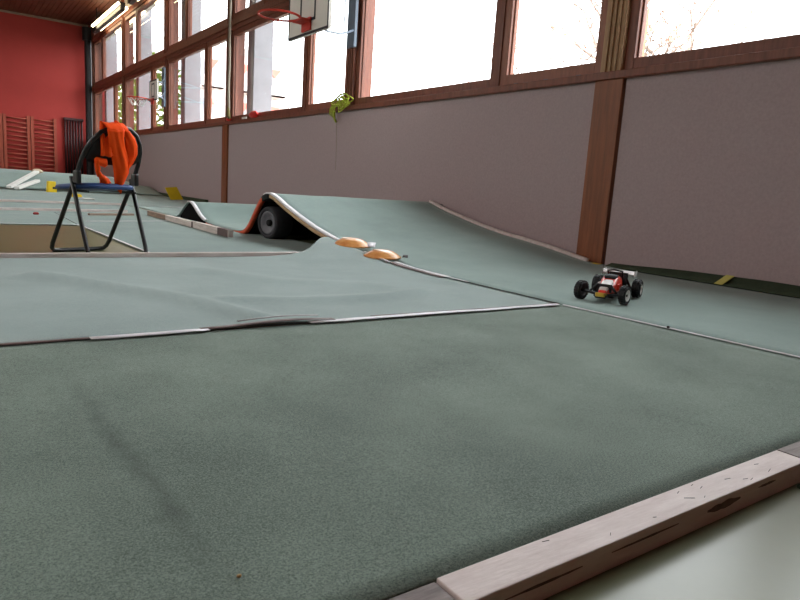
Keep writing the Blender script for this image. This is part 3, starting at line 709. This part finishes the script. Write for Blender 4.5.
MB().loft([[(.178, -.026, .022), (.178, .026, .022), (.178, .026, .042), (.178, -.026, .042)], [(.20, -.018, .028), (.20, .018, .028), (.20, .018, .046), (.20, -.018, .046)]]).build('front_bumper', M_caryl, car, bevel=.003)
for s in (-1, 1): MB().tube([(-.13, s*.02, .06), (-.165, s*.02, .105)], .004, 6).build('wing_mount', M_carbk, car)
wing = MB().loft([[(-.145, -.075, .104), (-.145, .075, .104), (-.145, .075, .107), (-.145, -.075, .107)], [(-.18, -.075, .107), (-.18, .075, .107), (-.18, .075, .110), (-.18, -.075, .110)], [(-.20, -.075, .115), (-.20, .075, .115), (-.20, .075, .118), (-.20, -.075, .118)]]).build('rear_wing', M_carwh, car)
for s in (-1, 1): MB().box((-.205, s*.075-.0015, .096), (-.14, s*.075+.0015, .122)).build('end_plate', M_carwh, wing)
MB().box((-.157, -.02, .1055), (-.148, .02, .1105)).build('wing_button', M_caryl, wing)
MB().cyl((.02, -.036, .08), (.0, -.05, .215), .0014, .001, 6).build('antenna', M_carbk, car)

# ------------------------------------------------------------------ basketball hoops on the window wall
def hoop(px, y0, y1, z0, z1, ym, label, ring=.225, net=False, dr=0.0, up_=.28):
    t = thing('basketball_hoop', (px, (y0+y1)/2, z0), label, 'basketball hoop', 'basketball hoops on the window wall')
    b = MB().box((px, y0, z0), (px+.03, y1, z1)).build('backboard', mat('board_white', (236, 230, 222), .5, .3, .03, 6), t, world=True)
    m = MB(); e = .022; x0, x1 = px-.003, px
    m.box((x0, y0, z0), (x1, y1, z0+e)).box((x0, y0, z1-e), (x1, y1, z1)).box((x0, y0, z0), (x1, y0+e, z1)).box((x0, y1-e, z0), (x1, y1, z1))
    cy = (y0+y1)/2; q = (y1-y0)*.19; zb = z0+(z1-z0)*.17; zt = z0+(z1-z0)*.78; e = .026
    m.box((x0, cy-q, zb), (x1, cy+q, zb+e)).box((x0, cy-q, zt), (x1, cy+q, zt+e)).box((x0, cy-q, zb), (x1, cy-q+e, zt)).box((x0, cy+q-e, zb), (x1, cy+q, zt))
    m.build('board_lines', M_steel_dark, b, world=True)
    rz = zb+dr
    rim = MB().tube([(px-.10-ring+ring*math.cos(a), cy+ring*math.sin(a), rz) for a in [2*math.pi*k/28 for k in range(28)]], .011, 8, loop=True)
    rim.box((px-.11, cy-.09, rz-.015), (px-.003, cy-.06, rz+.01)).box((px-.11, cy+.06, rz-.015), (px-.003, cy+.09, rz+.01))
    rim.box((px-.02, cy-.09, rz-.085), (px-.003, cy+.09, rz+.03)).box((px-.11, cy-.10, rz-.012), (px-.02, cy+.10, rz+.0))
    r = rim.build('rim', M_rim, t, world=True)
    if net:
        nm = MB()
        for k in range(10):
            a = 2*math.pi*k/10
            for dr in (1, -1):
                p = []
                for j in range(5):
                    rr = ring*(1-.12*j); aa = a+dr*j*.16; p.append((px-.1-ring+rr*math.cos(aa), cy+rr*math.sin(aa), rz-.035*j))
                nm.tube(p, .004, 4)
        nm.build('net', M_white, r, world=False) if False else nm.build('net', M_white, t, world=True)
    # swing-out arms and wall plate
    zc = z0+up_; zu = zc+.5
    if not net:
        pp = [on_plane(x, y, Vector((xx, 0, 0)), Vector((1, 0, 0))) for x, y, xx in ((318, 24, 2.95), (327, 31, 3.15), (340, 33.5, 3.45), (347, 32.5, 3.65), (354, 30, D-.06))]
        MB().tube(pp, .013, 8).build('arm', M_steel_blue, t, True, world=True)
        MB().tube([p+Vector((0, 0, .42)) for p in pp], .013, 8).build('arm', M_steel_blue, t, True, world=True)
        MB().tube([on_plane(x, y, Vector((3.2, 0, 0)), Vector((1, 0, 0))) for x, y in ((330, -8), (329, 25), (344, 29), (346, -8))], .008, 6).build('arm_frame', M_steel_blue, t, True, world=True)
    else:
        for z in (zc, zc+.28):
            MB().tube([(px+.03, cy-.10, z-.06), (px+.25, cy+.3, z-.04), (D-.06, ym, z)], .014, 8).build('arm', M_steel_blue, t, True, world=True)
            MB().tube([(px+.20, cy+.22, z-.05), (D-.06, ym-.05, z+.14)], .01, 8).build('brace', M_steel_blue, t, True, world=True)
    MB().box((D-.085, ym-.09, zc-.14), (D-.045, ym+.07, zu+.15)).build('mount_plate', M_steel_blue, t, world=True, bevel=.006)
hoop(2.9, 5.44, 6.28, 1.838, 2.52, 6.62, 'white basketball board with red rim nearest the camera at the top edge', .19, dr=0.0)
hoop(3.35, 12.95, 13.5, 1.80, 2.18, 14.28, 'small basketball board with rim and net seen edge on further away', .18, True, dr=-.05, up_=.15)

# ------------------------------------------------------------------ rope, cords and cloths by the windows
pts = [(3.75+.004*math.sin(k*.7), 10.25+.004*math.cos(k*.9), 4.7-k*(4.7-1.38)/40) for k in range(41)]
t = thing('climbing_rope', (3.75, 10.25, 1.36), 'grey climbing rope hanging from the ceiling to the sill', 'rope')
MB().tube(pts, .019, 8).build('rope', M_rope, t, True, world=True)
MB().tube([(3.75, 10.25, 1.55), (3.75, 10.25, 1.42), (3.77, 10.25, 1.37)], [.02, .03, .024], 10).build('end_sleeve', mat('sleeve_green', (110, 100, 60), .7, .2), t, True, world=True)
def cloth_lump(c, sx, sy, sz, m, label, name, cat, seed):
    rings = []
    for j in range(9):
        a = -math.pi/2+math.pi*j/8; r = []
        for i in range(18):
            b_ = 2*math.pi*i/18; v = Vector((math.cos(a)*math.cos(b_), math.cos(a)*math.sin(b_), math.sin(a)))
            k = 1+.35*noise.noise(v*2.2+Vector((seed, 0, 0))); r.append((v.x*sx*k, v.y*sy*k, sz+v.z*sz*k))
        rings.append(r)
    o = MB().loft(rings).build(name, m, smooth=True); o.location = c; return tag(o, label, cat)
cloth_lump((3.84, 10.48, 1.352), .03, .10, .03, M_red, 'crumpled red cloth on the sill at the foot of the climbing rope', 'red_cloth', 'cloth', 1)
cloth_lump((3.845, 9.45, 1.352), .03, .16, .05, M_red, 'red cloth bundle on the sill right of the climbing rope', 'red_cloth', 'cloth', 5)
lath((3.845, 9.72), (3.845, 9.90), .02, 1.356, 1.385, M_white, 'small white strip on the sill beside the red cloth bundle', name='white_strip', cat='strip')
rnd = random.Random(4); m = MB()
for k in range(9):
    P = []; cy, cz = 6.66+rnd.uniform(-.05, .10), 1.37+rnd.uniform(-.02, .05); ry, rz = rnd.uniform(.07, .15), rnd.uniform(.03, .08); ph = rnd.random()*6
    for i in range(18):
        a = 2*math.pi*i/18; P.append((3.80-.02*rnd.random()+.02*math.sin(a*2+ph), cy+ry*math.cos(a), cz+rz*math.sin(a+ph*.1)+.02*math.sin(2*a+ph)))
    m.tube(P, .007, 6, loop=True)
for k in range(4):
    y = 6.86+k*.035; m.tube([(3.80, y-.12, 1.36), (3.795, y-.04, 1.37), (3.80, y+.03, 1.33), (3.805, y+.04, 1.27), (3.815, y+.03, 1.20+.02*k)], .007, 6)
m.tube([(3.805, 6.9, 1.30), (3.83, 6.93, 1.22), (3.84, 6.9, 1.18)], .014, 6)
o = m.build('cord_bundle', M_ygrope, smooth=True); tag(o, 'tangled yellow green cord bundle hanging over the window sill', 'cord')
MB().tube([(3.83, 6.88, 1.22), (3.84, 6.87, .9), (3.845, 6.87, .62)], .0025, 5).build('loose_end', M_rope, o, True)

# ------------------------------------------------------------------ bits on the far track
def pole(a, b, wd, h, m, label):
    a, b = Vector(a), Vector(b); d = b-a; q = d.to_track_quat('X', 'Z').to_matrix().to_4x4(); q.translation = a
    o = MB().box((0, -wd/2, 0), (d.length, wd/2, h)).build('white_board', m, bevel=.006); o.matrix_world = q
    return tag(o, label, 'board', 'pale boards on the far track')
a1, b1 = on_plane(9, 189, Vector((0, 13.6, 0)), Vector((0, 1, 0))), on_plane(37, 173, Vector((0, 14.9, 0)), Vector((0, 1, 0)))
pole(a1+Vector((0, 0, .01)), b1, .09, .05, M_white, 'long pale board propped up on the far mound, upper of the pair')
a2, b2 = on_plane(17, 190, Vector((0, 13.5, 0)), Vector((0, 1, 0))), on_plane(38, 182, Vector((0, 14.2, 0)), Vector((0, 1, 0)))
pole(a2+Vector((0, 0, .01)), b2, .09, .05, M_white, 'shorter pale board below the long propped board on the far mound')
c = on_plane(37.5, 171, Vector((0, 15.0, 0)), Vector((0, 1, 0)))
cloth_lump((c.x, c.y, c.z-.05), .10, .07, .045, mat('beige_cloth', (206, 186, 160), .8, .1, .1, 20), 'beige lump of cloth at the raised end of the long pale board', 'beige_cloth', 'cloth', 9)
def marker(c, sx, sy, sz, rz, label, m=M_yellow, name='yellow_block', cat='track marker'):
    R = []
    for z, k in ((0, 1), (sz*.5, .93), (sz, .8)): R.append([(-sx*k/2, -sy*k/2, z), (sx*k/2, -sy*k/2, z), (sx*k/2, sy*k/2, z), (-sx*k/2, sy*k/2, z)])
    o = MB().loft(R).build(name, m, bevel=.008); o.location = c; o.rotation_euler = (0, 0, rz); return tag(o, label, cat)
p = on_z(57, 193, -.033); p = Vector((p.x, 13.6, -.033))
marker((p.x*13.6/14.0, 13.6, -.033), .16, .10, .20, .2, 'yellow track block standing left of the chair seat')
p = on_z(76, 197, -.033); marker((p.x, p.y, -.033), .17, .10, .05, .1, 'low yellow track block under the chair seat')
p = on_z(86, 199.5, -.033)
cloth_lump((p.x, p.y, -.033), .13, .05, .012, M_white, 'crumpled white scrap on the felt under the chair seat', 'white_scrap', 'scrap', 3)
p = on_z(36, 214.5, -.006); marker((p.x, p.y, -.006), .05, .03, .022, .1, 'small dark red block on the pale lath left of the chair', mat('dark_red', (150, 40, 40), .5, .3), 'red_block')
# yellow board leaning by the wall
bp_, n_ = Vector((0, 12.4, 0)), Vector((0, 1, 0))
q4 = [on_plane(x, y, bp_, n_) for x, y in ((165, 188.2), (176.7, 187.5), (183.5, 200.4), (171, 200.4))]
zmin = min(p.z for p in q4)
R = [[p+Vector((0, 0, FL+.008-zmin)) for p in q4], [p+Vector((.0, .03, FL+.008-zmin)) for p in q4]]
tag(MB().loft(R).build('yellow_board', M_yellow, bevel=.003), 'slanted yellow board standing on the felt by the wall', 'board')
lath((3.80, 17.2), (3.80, 18.6), .05, .14, .18, M_yellow, 'thin yellow strip at the foot of the wall behind the chair', name='yellow_strip', cat='strip')

# ------------------------------------------------------------------ crumbs on the carpet
def crumb(px, py, r, m, label, z=0.0, name='pebble', cat='pebble'):
    c = on_z(px, py, z); o = cloth_lump((c.x, c.y, z), r, r*.8, r*.6, m, label, name, cat, px); return o
crumb(239, 577, .0028, mat('tan_crumb', (176, 140, 96), .7, .2), 'tiny tan crumb on the dark foreground felt', .0)
crumb(668, 328, .007, M_scuff, 'small dark pebble on the white tape below the buggy', .004)
c = on_plane(452, 238, Vector((0, 3.75, .07)), Vector((0, -.105, 1)).normalized())
cloth_lump((c.x, c.y, smooth_z(c.y)+.001), .010, .008, .005, M_scuff, 'small black crumb on the ramp slope above the domes', 'crumb', 'crumb', 2)
